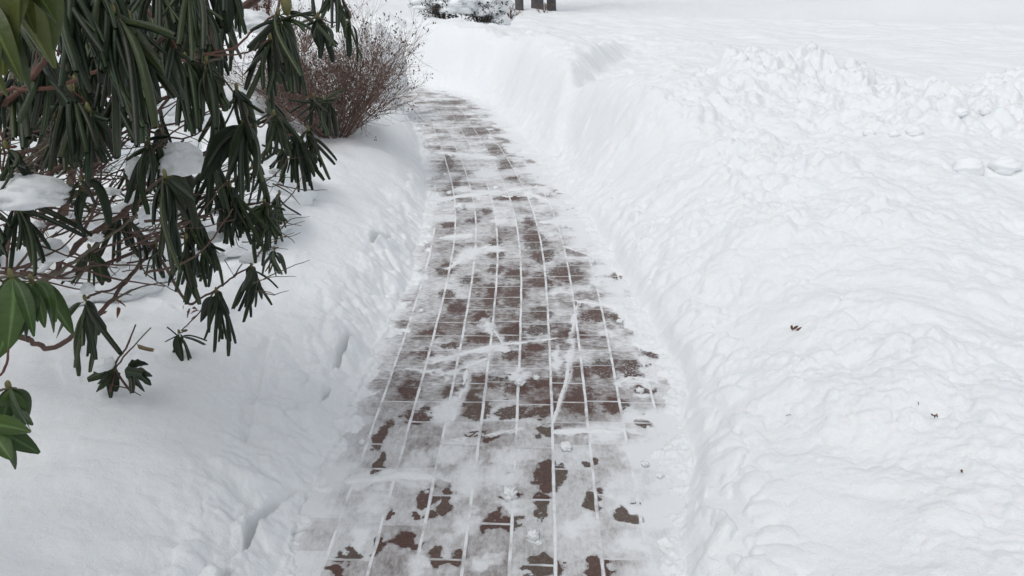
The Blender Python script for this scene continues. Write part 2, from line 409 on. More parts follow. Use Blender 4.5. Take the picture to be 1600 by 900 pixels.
def grid_obj(name, X, Y, Z, mat, wrap=False, uv=None, cover=None, bare=None, flip=False):
    nr, ncol = X.shape
    idx = np.arange(nr*ncol).reshape(nr, ncol)
    if wrap: a, b, c, d = idx[:-1, :], np.roll(idx, -1, 1)[:-1, :], np.roll(idx, -1, 1)[1:, :], idx[1:, :]
    else: a, b, c, d = idx[:-1, :-1], idx[:-1, 1:], idx[1:, 1:], idx[1:, :-1]
    q = np.stack([d, c, b, a] if flip else [a, b, c, d], -1).reshape(-1, 4)
    me = bpy.data.meshes.new(name); me.vertices.add(nr*ncol); me.loops.add(q.size); me.polygons.add(len(q))
    me.vertices.foreach_set('co', np.stack([X, Y, Z], -1).astype(np.float32).ravel())
    me.loops.foreach_set('vertex_index', q.astype(np.int32).ravel())
    me.polygons.foreach_set('loop_start', (np.arange(len(q))*4).astype(np.int32))
    me.update(calc_edges=True)
    me.polygons.foreach_set('use_smooth', np.ones(len(q), bool))
    if uv is not None:
        l = me.uv_layers.new(name='UVMap'); l.data.foreach_set('uv', np.stack(uv, -1).reshape(-1, 2)[q.ravel()].astype(np.float32).ravel())
    if cover is not None:
        at = me.attributes.new('cover', 'FLOAT', 'POINT'); at.data.foreach_set('value', cover.astype(np.float32).ravel())
    if bare is not None:
        at = me.attributes.new('bare', 'FLOAT', 'POINT'); at.data.foreach_set('value', bare.astype(np.float32).ravel())
    me.materials.append(mat)
    o = bpy.data.objects.new(name, me); C.objects.link(o); return o

# ------------------------------------------------------------------ setting: snow and path
dense = np.radians(np.arange(-57, 57, .115)); coarse = np.radians(np.arange(57, 303, 4.0))
ang = np.concatenate([dense, coarse]) + YAW       # measured from +Y, counterclockwise handled below
r1 = np.geomspace(.05, .85, 30)[:-1]; r2 = np.geomspace(.85, 14, 1050); r3 = np.geomspace(14, 400, 90)[1:]
rad = np.concatenate([r1, r2, r3])
A, R = np.meshgrid(ang, rad)
X = np.sin(A)*R; Y = np.cos(A)*R
Z = height(X.ravel(), Y.ravel()).reshape(X.shape)
snow = grid_obj('snow_cover', X, Y, Z, M_SNOW, wrap=True); tag(snow, kind='structure')
g = MB(); g.v = [Vector((-500, -500, -.25)), Vector((500, -500, -.25)), Vector((500, 500, -.25)), Vector((-500, 500, -.25))]; g.f = [(0, 1, 2, 3)]
tag(g.build('ground', M_BARK), kind='structure')

BARE = [(858,743,22,22),(923,722,12,6),(929,781,16,15),(988,801,26,12),(781,818,32,9),(791,781,18,5),(669,777,20,10),(700,781,11,22),(649,806,12,5),
 (677,802,9,6),(610,803,6,6),(637,846,28,12),(596,846,8,15),(682,870,11,18),(712,868,20,9),(937,887,24,16),(856,672,20,9),(1012,657,16,9),(1006,610,22,8),
 (994,578,22,9),(905,630,30,22),(850,640,26,9),(960,632,22,12),(850,600,26,9),(805,608,22,12),(805,640,24,9),(836,376,18,18),(828,346,9,10),(774,378,12,5),
 (774,399,14,7),(884,426,24,16),(845,490,20,10),(845,513,20,8),(803,522,22,12),(806,463,20,16),(771,451,14,12),(767,470,16,8),(717,479,12,10),
 (751,495,10,9),(671,524,22,6),(710,537,20,4),(667,554,16,9),(749,529,18,8),(899,522,28,7),(806,554,20,9),(835,545,16,5),(930,493,22,9),(970,497,28,8),
 (991,575,24,12),(792,592,22,8),(902,582,20,15),(696,422,16,10),(737,436,16,9),(703,351,12,5),(750,640,24,14),(640,610,18,16),(650,650,22,14),
 (760,600,22,12),(730,625,14,12),(945,575,24,14),(845,440,22,12),(805,430,18,8),(775,420,14,8),(700,460,16,9),(760,682,22,6),(735,684,14,4),(912,615,24,14),(665,645,20,10),
 (700,615,14,10),(850,400,18,8),(600,680,10,20),(590,730,8,22),(545,870,20,12),(520,895,24,8),(850,885,30,14),(845,790,12,22),(800,735,6,6),(1000,740,0,0),
 (745,205,30,7),(700,160,34,4),(715,185,20,5),(790,255,12,8),(702,250,10,20),(707,290,9,14),(775,235,18,8),(800,280,12,5),(760,330,12,5),(880,300,18,4),
 (900,330,18,5),(790,310,20,4),(740,345,12,4),(960,430,14,8),(930,380,16,6),(1020,550,18,10)]
WHITE = [(790,742,26,20),(790,795,26,6),(910,820,24,14),(800,710,34,12),(735,745,22,26),(830,850,10,6),(970,760,26,20),(985,850,24,14),(700,710,26,14),(650,725,22,14),
 (640,745,30,10),(730,820,22,16),(655,880,20,12),(770,390,14,6),(735,395,16,8),(815,585,14,8),(740,575,18,12),(880,455,16,6),(720,300,16,6),(760,270,16,6),
 (930,440,10,8),(780,345,10,4),(580,790,20,16),(560,840,14,20),(760,875,20,10),(1000,700,26,14),(1000,620,10,5),(955,520,14,5),(870,560,6,20),(690,560,22,6),(700,640,14,20)]
sv = np.concatenate([np.arange(-1.5, .8, .05), np.geomspace(.8, 12.5, 1150)])
tv = np.linspace(-.74, .56, 330)
T, S = np.meshgrid(tv, sv)
nx = 1/np.sqrt(1+dxc(S)**2); PX = xc(S)+T*nx; PY = S - T*nx*dxc(S)
def ell(px, py, rx, ry):
    c = G(px, py); e = G(px+rx, py); f = G(px, py-ry); return c, max(abs(e.x-c.x), .004), max(abs(f.y-c.y), .004)
fx, fy = PX.ravel(), PY.ravel(); q1 = fbm(fx*7, fy*7, 4); q2 = fbm(fx*26+3, fy*26, 3); q3 = fbm(fx*2.2, fy*2.2+5, 3)
cov = np.interp(fy, [.8, 1.35, 1.75, 1.95, 2.3, 3.0, 3.4, 4, 5, 6.5, 8], [.66, .74, .78, .62, .56, .60, .70, .78, .80, .78, .76]) + (.10+.12*ss(1.7, 2.1, fy))*q1 + .14*q3
tt = T.ravel(); midf0 = 1-ss(2.2, 3.0, fy)
cov += .9*ss(.13, -.03, tt+.57+.04*midf0+.07*q1)
er = np.interp(fy, [0, 1.3, 1.75, 2.15, 2.6, 3.2, 3.8, 4.6, 6, 9], [.30, .33, .37, .45, .38, .30, .27, .22, .20, .24])
cov += 1.0*ss(-.16, .08, tt-er+.08*q1)
far_w = ss(3.3, 4.6, fy)
cov += far_w*.40*fbm(fx*5.0, fy*9, 4)
wx = fx+.012*q2+.016*q1; wy = fy+.022*q2+.024*q1
bare = np.zeros_like(cov); whi = np.zeros_like(cov)
for L_, arr in ((BARE, bare), (WHITE, whi)):
    for e in L_:
        if e[2] == 0: continue
        c, ax, ay = ell(*e)
        d = ((wx-c.x)/ax)**2+((wy-c.y)/ay)**2
        np.maximum(arr, (1-ss(.0, 2.0, d)) if arr is bare else (1-ss(.1, 2.2, d)), out=arr)
midf = 1-ss(1.75, 2.0, fy)
for i, (pts, w_) in enumerate(TR):
    ds, ps, sg = seg_d(wx, wy, pts)
    ww = w_*(.9+.5*q2+.5*q1)*(.5+.9*np.sin(np.pi*np.clip(ps*.9+.06, 0, 1)))
    whi = np.maximum(whi, .95*(1-ss(.25, 1.5, ds/np.maximum(ww, .002))))
cov -= bare*.30
cov += (.46+.16*ss(1.7, 2.1, fy))*whi
bare *= (1-.75*whi)
path = grid_obj('brick_path', PX, PY, 0.0015*fbm(fx*3, fy*3, 2).reshape(PX.shape), path_material(), uv=(T, S), cover=cov.reshape(PX.shape), bare=bare*(.70+.3*midf-.12*far_w)); tag(path, kind='structure')

# ------------------------------------------------------------------ rhododendron
DARK = [(.013, .025, .010), (.020, .035, .012), (.010, .019, .009), (.028, .046, .016), (.013, .024, .013), (.024, .030, .014), (.038, .052, .020), (.016, .020, .012)]
GREEN = [(.058, .108, .026), (.075, .130, .034), (.046, .088, .024), (.038, .076, .020)]
OLIVE = [(.085, .105, .026), (.10, .12, .030), (.065, .088, .022), (.045, .068, .018)]
base = G(-330, 470, .3); base = Vector((-1.75, 2.35, hz(-1.75, 2.35)))
rh = empty('rhododendron', base, 'large rhododendron with dark green leaves rolled tight and hanging from reddish branches', 'shrub')
gbase = Vector((-1.15, 1.02, hz(-1.15, 1.02)))
gr = empty('rhododendron', gbase, 'nearer rhododendron at the left edge with flat open bright green leaves', 'shrub')

# (node, depth, tips; a tip with a third value is an opened leaf)
WH = [
 ((435,22),1.30,[(390,80),(386,72),(460,118),(476,149),(451,142),(487,45),(490,36),(470,120),(440,100),(402,70)]),
 ((422,60),1.42,[(425,171),(442,108),(418,148),(386,155),(379,118,1),(430,130),(446,142),(400,75)]),
 ((497,27),1.6,[(502,82,1),(488,58,1),(527,68),(516,72),(474,42),(521,-12),(493,-20)]),
 ((547,27),1.6,[(549,87,1),(566,92),(538,56),(531,6),(540,60)]),
 ((520,-25),1.5,[(527,50),(517,43),(540,28),(500,20)]),
 ((300,-18),1.2,[(347,33),(342,52),(338,75),(322,60),(312,100,1),(305,80)]),
 ((352,-45),1.3,[(358,50,1),(369,45),(376,60),(336,18),(345,40),(362,30)]),
 ((290,-35),1.0,[(285,82,1),(312,92),(245,33),(298,95),(275,70),(322,70)]),
 ((245,-30),1.0,[(215,40),(262,45),(240,60),(225,55),(285,40),(205,20)]),
 ((177,20),.90,[(272,57),(222,223),(238,200),(184,243),(157,166),(205,190),(222,198),(250,158),(243,160),(170,150),(195,175),(212,160)]),
 ((202,30),.95,[(255,117,1),(250,92),(243,158),(265,147),(230,140)]),
 ((262,48),1.05,[(278,147),(264,152),(255,130),(292,120),(286,135),(246,120)]),
 ((100,-40),.85,[(140,145),(165,112),(148,48),(138,118),(108,112),(92,135),(120,100),(160,80)]),
 ((150,-45),.9,[(163,110),(158,130),(140,60),(150,90),(170,20),(186,40)]),
 ((62,70),1.0,[(78,185),(50,200),(92,150),(30,190),(66,210),(105,160)]),
 ((20,110),1.05,[(20,215),(45,190),(5,200),(60,180),(-10,190),(35,230)]),
 ((110,140),1.15,[(125,262),(95,245),(77,262),(140,265),(112,240),(60,225),(150,230),(132,240)]),
 ((138,172),1.15,[(158,252),(174,252),(170,214),(150,240),(140,282),(128,270),(120,250)]),
 ((85,180),1.25,[(80,262),(100,268),(65,250),(92,255),(110,260)]),
 ((127,283),1.30,[(118,340),(132,368),(28,325),(140,330),(110,318)]),
 ((232,222),1.35,[(200,222),(196,250),(206,330),(222,320),(240,300),(262,222),(218,300),(228,335)]),
 ((268,235),1.5,[(253,181),(300,240),(305,255)]),
 ((258,275),1.2,[(268,412),(281,427),(305,315,1),(245,318),(252,400),(290,330,1),(238,350),(262,345),(275,350)]),
 ((380,192),1.35,[(377,312),(386,300),(410,284),(391,218),(363,308),(312,282,1),(338,292,1),(355,296,1),(399,262),(368,290),(325,260)]),
 ((370,140),1.35,[(393,218),(403,192),(378,190),(392,160),(368,180),(357,170),(385,200),(350,195)]),
 ((290,92),1.25,[(288,206),(300,210),(310,206),(278,190),(318,190),(295,180),(305,195)]),
 ((322,95),1.25,[(325,162),(331,178),(342,148,1),(359,165),(318,182),(335,200),(312,170)]),
 ((340,165),1.5,[(335,235),(322,240),(350,240),(310,222),(345,250),(330,215)]),
 ((428,178),1.7,[(413,239),(393,188),(396,197),(440,238),(452,243),(458,208),(462,216),(408,256),(418,248),(432,242),(446,225)]),
 ((490,152),1.9,[(500,179),(464,184),(453,176),(475,190),(484,188),(518,162),(470,160),(512,175),(524,156)]),
 ((507,158),1.9,[(515,211),(503,206),(522,200),(508,192),(527,180),(497,200)]),
 ((482,203),1.85,[(523,258),(495,228),(516,280),(487,240),(478,250),(500,262),(470,250)]),
 ((462,212),1.85,[(487,296),(478,299),(465,300),(460,282),(490,277),(497,270),(474,284),(454,284),(440,262),(448,270),(482,290),(506,282)]),
 ((445,232),1.9,[(430,276),(442,290),(420,260),(410,250),(436,282)]),
 ((413,315),1.75,[(398,378),(380,362,1),(397,411),(410,390),(422,388),(430,372),(449,347),(388,340,1),(404,372),(372,350),(418,392)]),
 ((437,303),2.0,[(441,378),(431,371),(470,337),(446,356),(425,350)]),
 ((429,390),2.4,[(420,428),(431,432),(446,427),(440,428),(414,424)]),
 ((393,417),2.0,[(378,456,1),(402,456,1),(424,477),(398,480),(391,496),(372,486),(379,503),(363,482),(410,462),(386,480)]),
 ((292,372),1.6,[(283,445),(312,476),(290,476),(273,456),(300,450),(304,466),(286,430),(262,440)]),
 ((325,378),1.65,[(347,448),(320,448),(326,449),(312,440),(335,425),(350,392)]),
 ((245,385),1.7,[(227,432),(243,438),(251,430),(236,420),(258,410)]),
 ((338,455),1.9,[(357,557),(361,532),(334,550),(313,503,1),(318,532),(345,530),(326,520)]),
 ((280,520),2.1,[(263,573),(295,567),(286,567,1),(257,534),(320,538)]),
 ((133,468),1.5,[(120,587),(141,582),(88,528,1),(135,557),(185,554),(128,540)]),
 ((140,388),1.6,[(116,446,1),(160,446,1),(168,420,1),(112,443),(104,437),(96,444),(146,450)]),
 ((25,318),1.35,[(66,410),(52,430),(12,427),(58,366),(130,369),(0,400),(28,390)]),
 ((-20,330),1.35,[(10,400),(-10,420),(4,380),(18,350),(-30,410)]),
 ((10,230),1.2,[(0,300),(25,290),(-20,310),(40,262)]),
 ((205,-15),1.15,[(200,60),(222,70),(190,55),(235,65),(180,40)]),
 ((330,300),1.7,[(318,345),(335,352),(350,340),(305,340),(342,362)]),
 ((395,262),1.7,[(388,320),(402,318),(412,310),(380,300)]),
 ((355,330),1.8,[(348,380),(362,384),(372,376),(340,372)]),
]
allnodes = []
def whorl(owner, node, d, tips, pal, wmul=1.0, flatness=1.0, lab=None, rag=0):
    nd = W(node[0], node[1], d); m = MB()
    more = [(t_[0]+random.uniform(-13, 13), t_[1]-random.uniform(-6, 30)) for t_ in tips if len(t_) == 2 and random.random() < .80] if owner is rh else []
    for tp in list(tips)+more:
        op = len(tp) > 2
        dd = d*(1+random.uniform(-.045, .045))
        tip = W(tp[0], tp[1], dd); L = (tip-nd).length
        if L < .035: continue
        width = ((.042 if owner is rh else .050) if op else .028)*wmul*random.uniform(.72, 1.22)*min(1.0, max(.6, L/.13))
        th = (random.uniform(1.0, 1.9) if op else random.uniform(5.0, 6.3))*flatness
        nj = nd+Vector((random.uniform(-.004, .004), random.uniform(-.004, .004), random.uniform(-.022, .004))) if owner is rh else nd
        m.leaf(nj, tip, width, th, droop=random.choice((.05, .10, .16)), col=random.choice(pal), opened=op or flatness < .6, ragged=rag)
    # a few leaves on the hidden side so that the whorl is full in the round
    for k in range(max(1, len(tips)//3)):
        a = random.uniform(0, 6.28); L = .11*random.uniform(.8, 1.1)
        back = Vector((-.3+math.cos(a)*.5, .8+.3*math.sin(a), 0)).normalized()
        tip = nd + back*L*.35 + Vector((0, 0, -L*.9))
        if tip.z < hz(tip.x, tip.y)+.01: continue
        m.leaf(nd, tip, .042*wmul, random.uniform(5.0, 6.2)*flatness, col=random.choice(pal), opened=flatness < .6)
    # short bud
    o = m.build('leaf_cluster', M_LEAF, owner)
    b = MB(); b.blob(nd+Vector((0, 0, .004)), .0048, .8, .8, 1.7, 8, 6, .08); b.build('bud', M_BUD, o)
    allnodes.append((owner, nd)); return o
for i in range(36):
    nx_, ny_ = random.uniform(-20, 330), random.uniform(-40, 130)
    if i >= 26: nx_, ny_ = [(40, 250), (190, 330), (330, 250), (300, 330), (200, 260), (360, 290), (70, 190), (420, 150), (350, 20), (250, 200)][i-26]
    if nx_ > 200 and i < 26: ny_ = random.uniform(-50, 60)
    d_ = random.uniform(1.25, 1.6) if i < 26 else random.uniform(1.6, 1.8); n_ = random.randint(5, 8); Lp = 150/d_
    WH.append(((nx_, ny_), d_, [(nx_+random.gauss(0, 26), ny_+Lp*random.uniform(.75, 1.05)) for k in range(n_)]))
for nd, d, tips in WH: whorl(rh, nd, d, tips, DARK)
fat = MB(); c = W(447, 8, 1.29)
fat.leaf(c+Vector((0, 0, -.016)), c+Vector((.004, 0, .022)), .03, 5.5, col=(.2, .19, .06), opened=True, droop=0)
fat.blob(c, .0085, 1, 1, 2.2, 10, 8, .05); fat.c = [] ; fat.build('flower_bud', M_BUD, rh)

GW = [((18,432),1.0,[(40,532,1),(53,526,1),(12,545,1),(-5,560,1),(-20,520,1),(28,520,1)],GREEN),
      ((50,440),1.05,[(70,512,1),(88,503,1),(55,500,1),(84,520,1),(40,495,1)],GREEN),
      ((14,606),1.0,[(22,668,1),(52,664,1),(0,668,1),(50,676,1)],GREEN),
      ((-22,665),.95,[(62,708,1),(18,718,1),(-10,730,1),(48,675,1)],GREEN),
      ((20,-75),.62,[(55,52,1),(28,128,1),(5,118,1),(88,34,1),(-20,90,1),(72,10,1)],OLIVE),
      ((-30,-10),.60,[(20,60,1),(10,150,1),(-10,130,1),(35,130,1)],OLIVE)]
for nd, d, tips, pal in GW: whorl(gr, nd, d, tips, pal, .82 if pal is GREEN else .95, .42)

BR = [  # owner, points (px,py,d), radius start, end, material
 (rh, [(-140,230,1.15),(0,147,1.02),(40,140,1.0),(100,133,.98),(160,108,.98),(195,92,1.0),(240,94,1.05),(275,97,1.12),(320,85,1.2),(365,75,1.25),(397,46,1.3),(432,22,1.3)], .0040, .0022, M_RED),
 (rh, [(322,85,1.2),(345,86,1.25),(385,82,1.35),(422,60,1.42)], .0025, .0018, M_RED),
 (rh, [(-160,400,1.5),(0,322,1.3),(60,285,1.28),(100,255,1.3),(150,225,1.32),(200,190,1.38),(265,150,1.45),(300,125,1.5),(322,95,1.3)], .0075, .004, M_BARK),
 (rh, [(-150,520,1.7),(60,440,1.55),(100,402,1.52),(150,360,1.5),(200,328,1.5),(230,300,1.5),(300,252,1.5),(350,225,1.48),(380,192,1.38)], .0095, .005, M_BARK),
 (rh, [(-60,470,1.5),(60,440,1.48),(110,413,1.48),(140,392,1.5),(190,356,1.52),(245,318,1.55),(292,372,1.62)], .006, .003, M_GREY),
 (rh, [(45,530,1.75),(70,543,1.72),(100,535,1.7),(135,507,1.68),(170,475,1.68),(205,430,1.68),(240,385,1.7),(280,335,1.7),(330,300,1.7),(395,262,1.72),(430,215,1.75),(462,210,1.85)], .0085, .0035, M_BARK),
 (rh, [(-180,490,1.9),(45,530,1.75)], .011, .0085, M_BARK),
 (rh, [(-40,425,1.75),(100,428,1.72),(165,412,1.7),(210,394,1.7),(245,376,1.7),(290,345,1.72),(355,328,1.78),(413,315,1.78)], .0065, .003, M_BARK),
 (rh, [(175,470,1.68),(215,450,1.68),(245,443,1.7),(268,440,1.7),(275,434,1.7)], .003, .0015, M_GREY),
 (rh, [(172,474,1.68),(190,462,1.68),(207,452,1.66)], .003, .002, M_GREY),
 (rh, [(240,385,1.7),(290,470,1.85),(312,466,1.9),(338,452,1.9),(365,432,1.97),(393,415,2.0)], .005, .0028, M_BARK),
 (rh, [(338,452,1.9),(310,490,2.0),(284,516,2.1)], .003, .002, M_BARK),
 (rh, [(365,432,1.97),(390,400,2.2),(429,388,2.4)], .003, .002, M_BARK),
 (rh, [(88,-60,.95),(84,10,.92),(78,60,.92),(62,105,.96),(35,142,1.02),(-40,190,1.1),(-200,300,1.5)], .0042, .0055, M_RED),
 (rh, [(230,228,1.36),(238,190,1.4),(265,150,1.45)], .003, .0035, M_BARK),
 (rh, [(395,193,1.45),(410,197,1.6),(428,180,1.7),(455,190,1.8),(475,165,1.88),(490,152,1.9)], .003, .002, M_BARK),
 (rh, [(482,203,1.85),(500,180,1.88),(507,158,1.9)], .0025, .002, M_BARK),
 (rh, [(127,283,1.3),(142,262,1.3),(150,225,1.32)], .003, .003, M_BARK),
 (rh, [(133,468,1.5),(150,458,1.55),(175,452,1.62),(205,430,1.68)], .004, .003, M_BARK),
 (rh, [(258,275,1.2),(225,300,1.35),(200,328,1.5)], .003, .003, M_BARK),
 (rh, [(435,22,1.3),(437,-40,1.35),(420,-140,1.5)], .003, .004, M_BARK),
 (rh, [(497,27,1.6),(506,-5,1.6),(502,-80,1.6)], .0025, .003, M_BARK),
 (rh, [(547,27,1.6),(520,35,1.6),(497,27,1.6)], .002, .002, M_BARK),
 (rh, [(-20,300,1.3),(27,265,1.3),(60,240,1.3),(100,200,1.28),(120,165,1.2)], .0035, .0015, M_GREY),
 (rh, [(0,275,1.3),(40,250,1.3),(90,218,1.25),(115,200,1.2)], .0025, .001, M_GREY),
 (rh, [(-10,170,1.2),(6,230,1.2),(2,290,1.25)], .0025, .002, M_RED),
 (rh, [(130,300,1.5),(180,300,1.5),(230,285,1.5),(270,292,1.55)], .0035, .002, M_RED),
 (rh, [(70,345,1.5),(60,400,1.6),(20,440,1.65),(-60,520,1.7)], .003, .004, M_BARK),
 (rh, [(95,325,1.4),(40,400,1.6),(10,440,1.65)], .0035, .004, M_BARK),
 (gr, [(-120,500,1.2),(-30,450,1.02),(18,430,1.0),(50,438,1.05)], .004, .0022, M_GREY),
 (gr, [(-10,440,1.0),(12,530,1.0),(8,575,1.0),(-20,600,1.0),(-80,640,1.05)], .002, .0025, M_RED),
 (gr, [(-80,640,1.05),(-15,615,1.0),(14,606,1.0),(30,608,1.0)], .003, .0015, M_GREY),
 (gr, [(-80,640,1.05),(-22,665,.95)], .003, .002, M_GREY),
 (gr, [(-140,160,.8),(-60,-60,.62),(20,-78,.62)], .004, .003, M_GREY), (gr, [(-60,-60,.62),(-30,-10,.6)], .003, .002, M_GREY),
]
def smoothline(ps, sub=5, wob=.0):
    out = []; n = len(ps)
    for i in range(n-1):
        p0 = ps[max(i-1, 0)]; p1 = ps[i]; p2 = ps[i+1]; p3 = ps[min(i+2, n-1)]
        for k in range(sub):
            t = k/sub
            q = 0.5*((2*p1)+(p2-p0)*t+(2*p0-5*p1+4*p2-p3)*t*t+(3*p1-p0-3*p2+p3)*t**3)
            out.append(q+Vector((random.uniform(-1, 1), random.uniform(-1, 1), random.uniform(-1, 1)))*wob)
    out.append(ps[-1]); return out
brpts = {rh: [], gr: []}
for own, pts, ra, rb, mt in BR:
    ps = [W(*p) for p in pts]
    if len(ps) == 2: ps = [ps[0], (ps[0]+ps[1])*.5+Vector((0, 0, -.01)), ps[1]]
    sm = smoothline(ps, 5, ra*.35)
    m = MB(); m.tube(sm, ra*.72, rb*.8, 7, jit=.22); m.build('branch', mt, own); brpts[own] += sm
# trunks joining the branches to the ground
def join(own, root, targets, r):
    for (px, py, d) in targets:
        e = W(px, py, d); mid = (root*.5+e*.5)+Vector((-.08, 0, .06))
        sm = smoothline([root+Vector((random.uniform(-.05, .05), random.uniform(-.05, .05), -.1)), mid, e], 7, .003)
        m = MB(); m.tube(sm, r*1.6, r, 8, jit=.2); m.build('branch', M_BARK, own)
join(rh, base, [(-140,230,1.15),(-160,400,1.5),(-150,520,1.7),(-180,490,1.9),(-200,300,1.5),(-60,470,1.5),(-40,425,1.75),(420,-140,1.5),(502,-80,1.6)], .008)
join(gr, gbase, [(-120,500,1.2),(-80,640,1.05),(-140,160,.8)], .006)
# twigs from each whorl to its nearest branch point
for own, nd in allnodes:
    ps = sorted(brpts[own], key=lambda p: (p-nd).length + .5*max(0, p.z-nd.z-.1))[0]
    if (ps-nd).length > .004:
        mid = (ps+nd)*.5+Vector((random.uniform(-.02, .02), random.uniform(-.02, .02), -.12*(ps-nd).length))
        m = MB(); m.tube(smoothline([ps, mid, nd], 4, .001), .0028, .0018, 6, jit=.2); m.build('twig', random.choice([M_BARK, M_RED, M_GREY]), own)
# tangle of fine twigs inside the bush
tw = MB()
for i in range(300):
    px, py = (random.uniform(-20, 130), random.uniform(195, 310)) if i < 90 else ((random.uniform(110, 440), random.uniform(250, 380)) if i < 200 else (random.uniform(-20, 420), random.uniform(60, 460)))
    d = random.uniform(1.35, 1.75) if i < 90 else random.uniform(1.75, 2.0)
    a = W(px, py, d); L = random.uniform(.04, .14); an = random.gauss(.25, .55)
    e = a+Vector((math.cos(an)*L, random.uniform(-.05, .05), math.sin(an)*L))
    mid = (a+e)*.5+Vector((random.uniform(-.012, .012), 0, random.uniform(-.015, .01)))
    tw.tube(smoothline([a, mid, e], 4, .001), random.uniform(.0009, .0024), .0006, 5)
tag(tw.build('fine_twigs', M_GREY, rh), kind='stuff')
tw = MB()
for i in range(110):
    a = W(random.uniform(-30, 230), random.uniform(170, 440), random.uniform(1.35, 1.8)); L = random.uniform(.10, .26); an = random.gauss(.45, .45)
    e = a+Vector((math.cos(an)*L, random.uniform(-.07, .07), math.sin(an)*L*.8))
    mid = (a+e)*.5+Vector((random.uniform(-.02, .02), 0, random.uniform(-.03, .015)))
    tw.tube(smoothline([a, mid, e], 5, .0015), random.uniform(.0016, .0034), .0010, 5)
tag(tw.build('fine_twigs', M_BARK, rh), kind='stuff')

# little sprig poking out of the snow
sb, sd = ground_hit(186, 622)
sprig = empty('rhododendron_sprig', sb, 'low ragged sprig poking out of the snow under the big rhododendron', 'shrub')
def toS(px, py, dz=0): return W(px, py, sd*.985+dz)
for pts, ra in (([(205,612),(180,575),(196,545),(212,507)], .0032), ([(180,576),(200,550),(236,512)], .0026), ([(172,612),(178,590),(180,575)], .0035), ([(170,600),(200,607),(220,618)], .002)):
    m = MB(); m.tube(smoothline([toS(*p) for p in pts], 4, .001), ra, ra*.6, 6, jit=.3); m.build('stem', M_BARK, sprig)
def sp_whorl(node, tips, pal, rag=.35):
    m = MB(); nd = toS(*node)
    for tp in tips:
        tip = toS(tp[0], tp[1], random.uniform(-.05, .03))
        m.leaf(nd, tip, random.uniform(.026, .038), random.uniform(1.6, 3.6), col=random.choice(pal), opened=len(tp) > 2, ragged=rag, rings=9, droop=.25)
    m.build('leaf_cluster', M_LEAF, sprig)
sp_whorl((182,580), [(136,592),(150,612,1),(173,628,1),(165,602),(152,600,1),(146,583),(178,612),(162,575)], DARK)
sp_whorl((196,578), [(232,570,1),(236,602,1),(226,612,1),(212,600,1),(222,585),(205,615),(238,588,1)], [(.03, .045, .025), (.02, .035, .018), (.04, .045, .03)])
m = MB(); m.leaf(toS(214, 537), toS(240, 547), .03, 5.0, col=(.16, .12, .06), rings=8, droop=0); m.build('dry_leaf', M_LEAF, sprig)

# dead curled leaves
def dead(px, py, ww, hh, label, n=4, seed=0, lift=.0, mat=None):
    p, d = ground_hit(px, py); k = d/F
    m = MB()
    for i in range(n):
        a = p+Vector((random.uniform(-.3, .3)*ww*k, random.uniform(-.01, .01), .008+lift+random.uniform(0, .5)*hh*k))
        e = a+Vector((random.uniform(-.5, .5)*ww*k, random.uniform(-.02, .02), random.uniform(-.35, .35)*hh*k))
        if (e-a).length < .012: e = a+Vector((.02, 0, .008))
        m.leaf(a, e, random.uniform(.35, .6)*max(.012, (e-a).length), random.uniform(2, 5), col=(.1, .05, .03), opened=True, rings=7, droop=.3, ragged=.5)
    m.c = []
    o = m.build('dead_leaf', mat or M_DEAD, None); tag(o, label, 'dead leaf', 'dead leaves on the snow'); return o
dead(300, 512, 44, 40, 'reddish brown dead leaf in a snow hollow under the drooping rhododendron leaves', 5, lift=.02)
dead(184, 500, 40, 60, 'dark curled dead leaf just above the low ragged sprig', 5, lift=.02)
for px, py, s_, lb in ((1240, 517, 15, 'dark brown leaf crumb pressed in the lumpy snow right of the path'), (1461, 657, 10, 'small split brown leaf bit on smooth snow at the lower right'),
                       (1500, 741, 8, 'tiny dark leaf crumb nearest the lower right corner'), (1433, 636, 8, 'thin dark sliver just left of the split leaf bit'),
                       (1232, 652, 9, 'flat needle-like brown sliver on snow below the leaf crumb'), (652, 190, 6, 'dark speck of leaf on the bank beside the far end of the path')):
    p, d = ground_hit(px, py); k = d/F; m = MB(); thin = 'sliver' in lb
    if thin:
        a_ = 1.3 if '1433' in str(px) else .1
        v = Vector((math.cos(a_), math.sin(a_), 0))*s_*k*.5
        m.tube(smoothline([p-v+Vector((0, 0, .003)), p+Vector((.001, .001, .005)), p+v+Vector((0, 0, .003))], 3), .0009, .0005, 5)
        o = m.build('plant_fragment', M_DEAD)
    else:
        for j in range(3 if s_ > 9 else 2):
            q = p+Vector((random.uniform(-.35, .35)*s_*k, random.uniform(-.3, .3)*s_*k, .004)); e = q+Vector((random.uniform(-.5, .5), random.uniform(-.4, .4), .25)).normalized()*s_*k*.7
            m.leaf(q, e, s_*k*.5, 2.2, opened=True, rings=5, droop=.2, ragged=.5)
        m.c = []; o = m.build('plant_fragment', M_DEAD)
    tag(o, lb, 'debris', 'plant bits fallen on the snow')

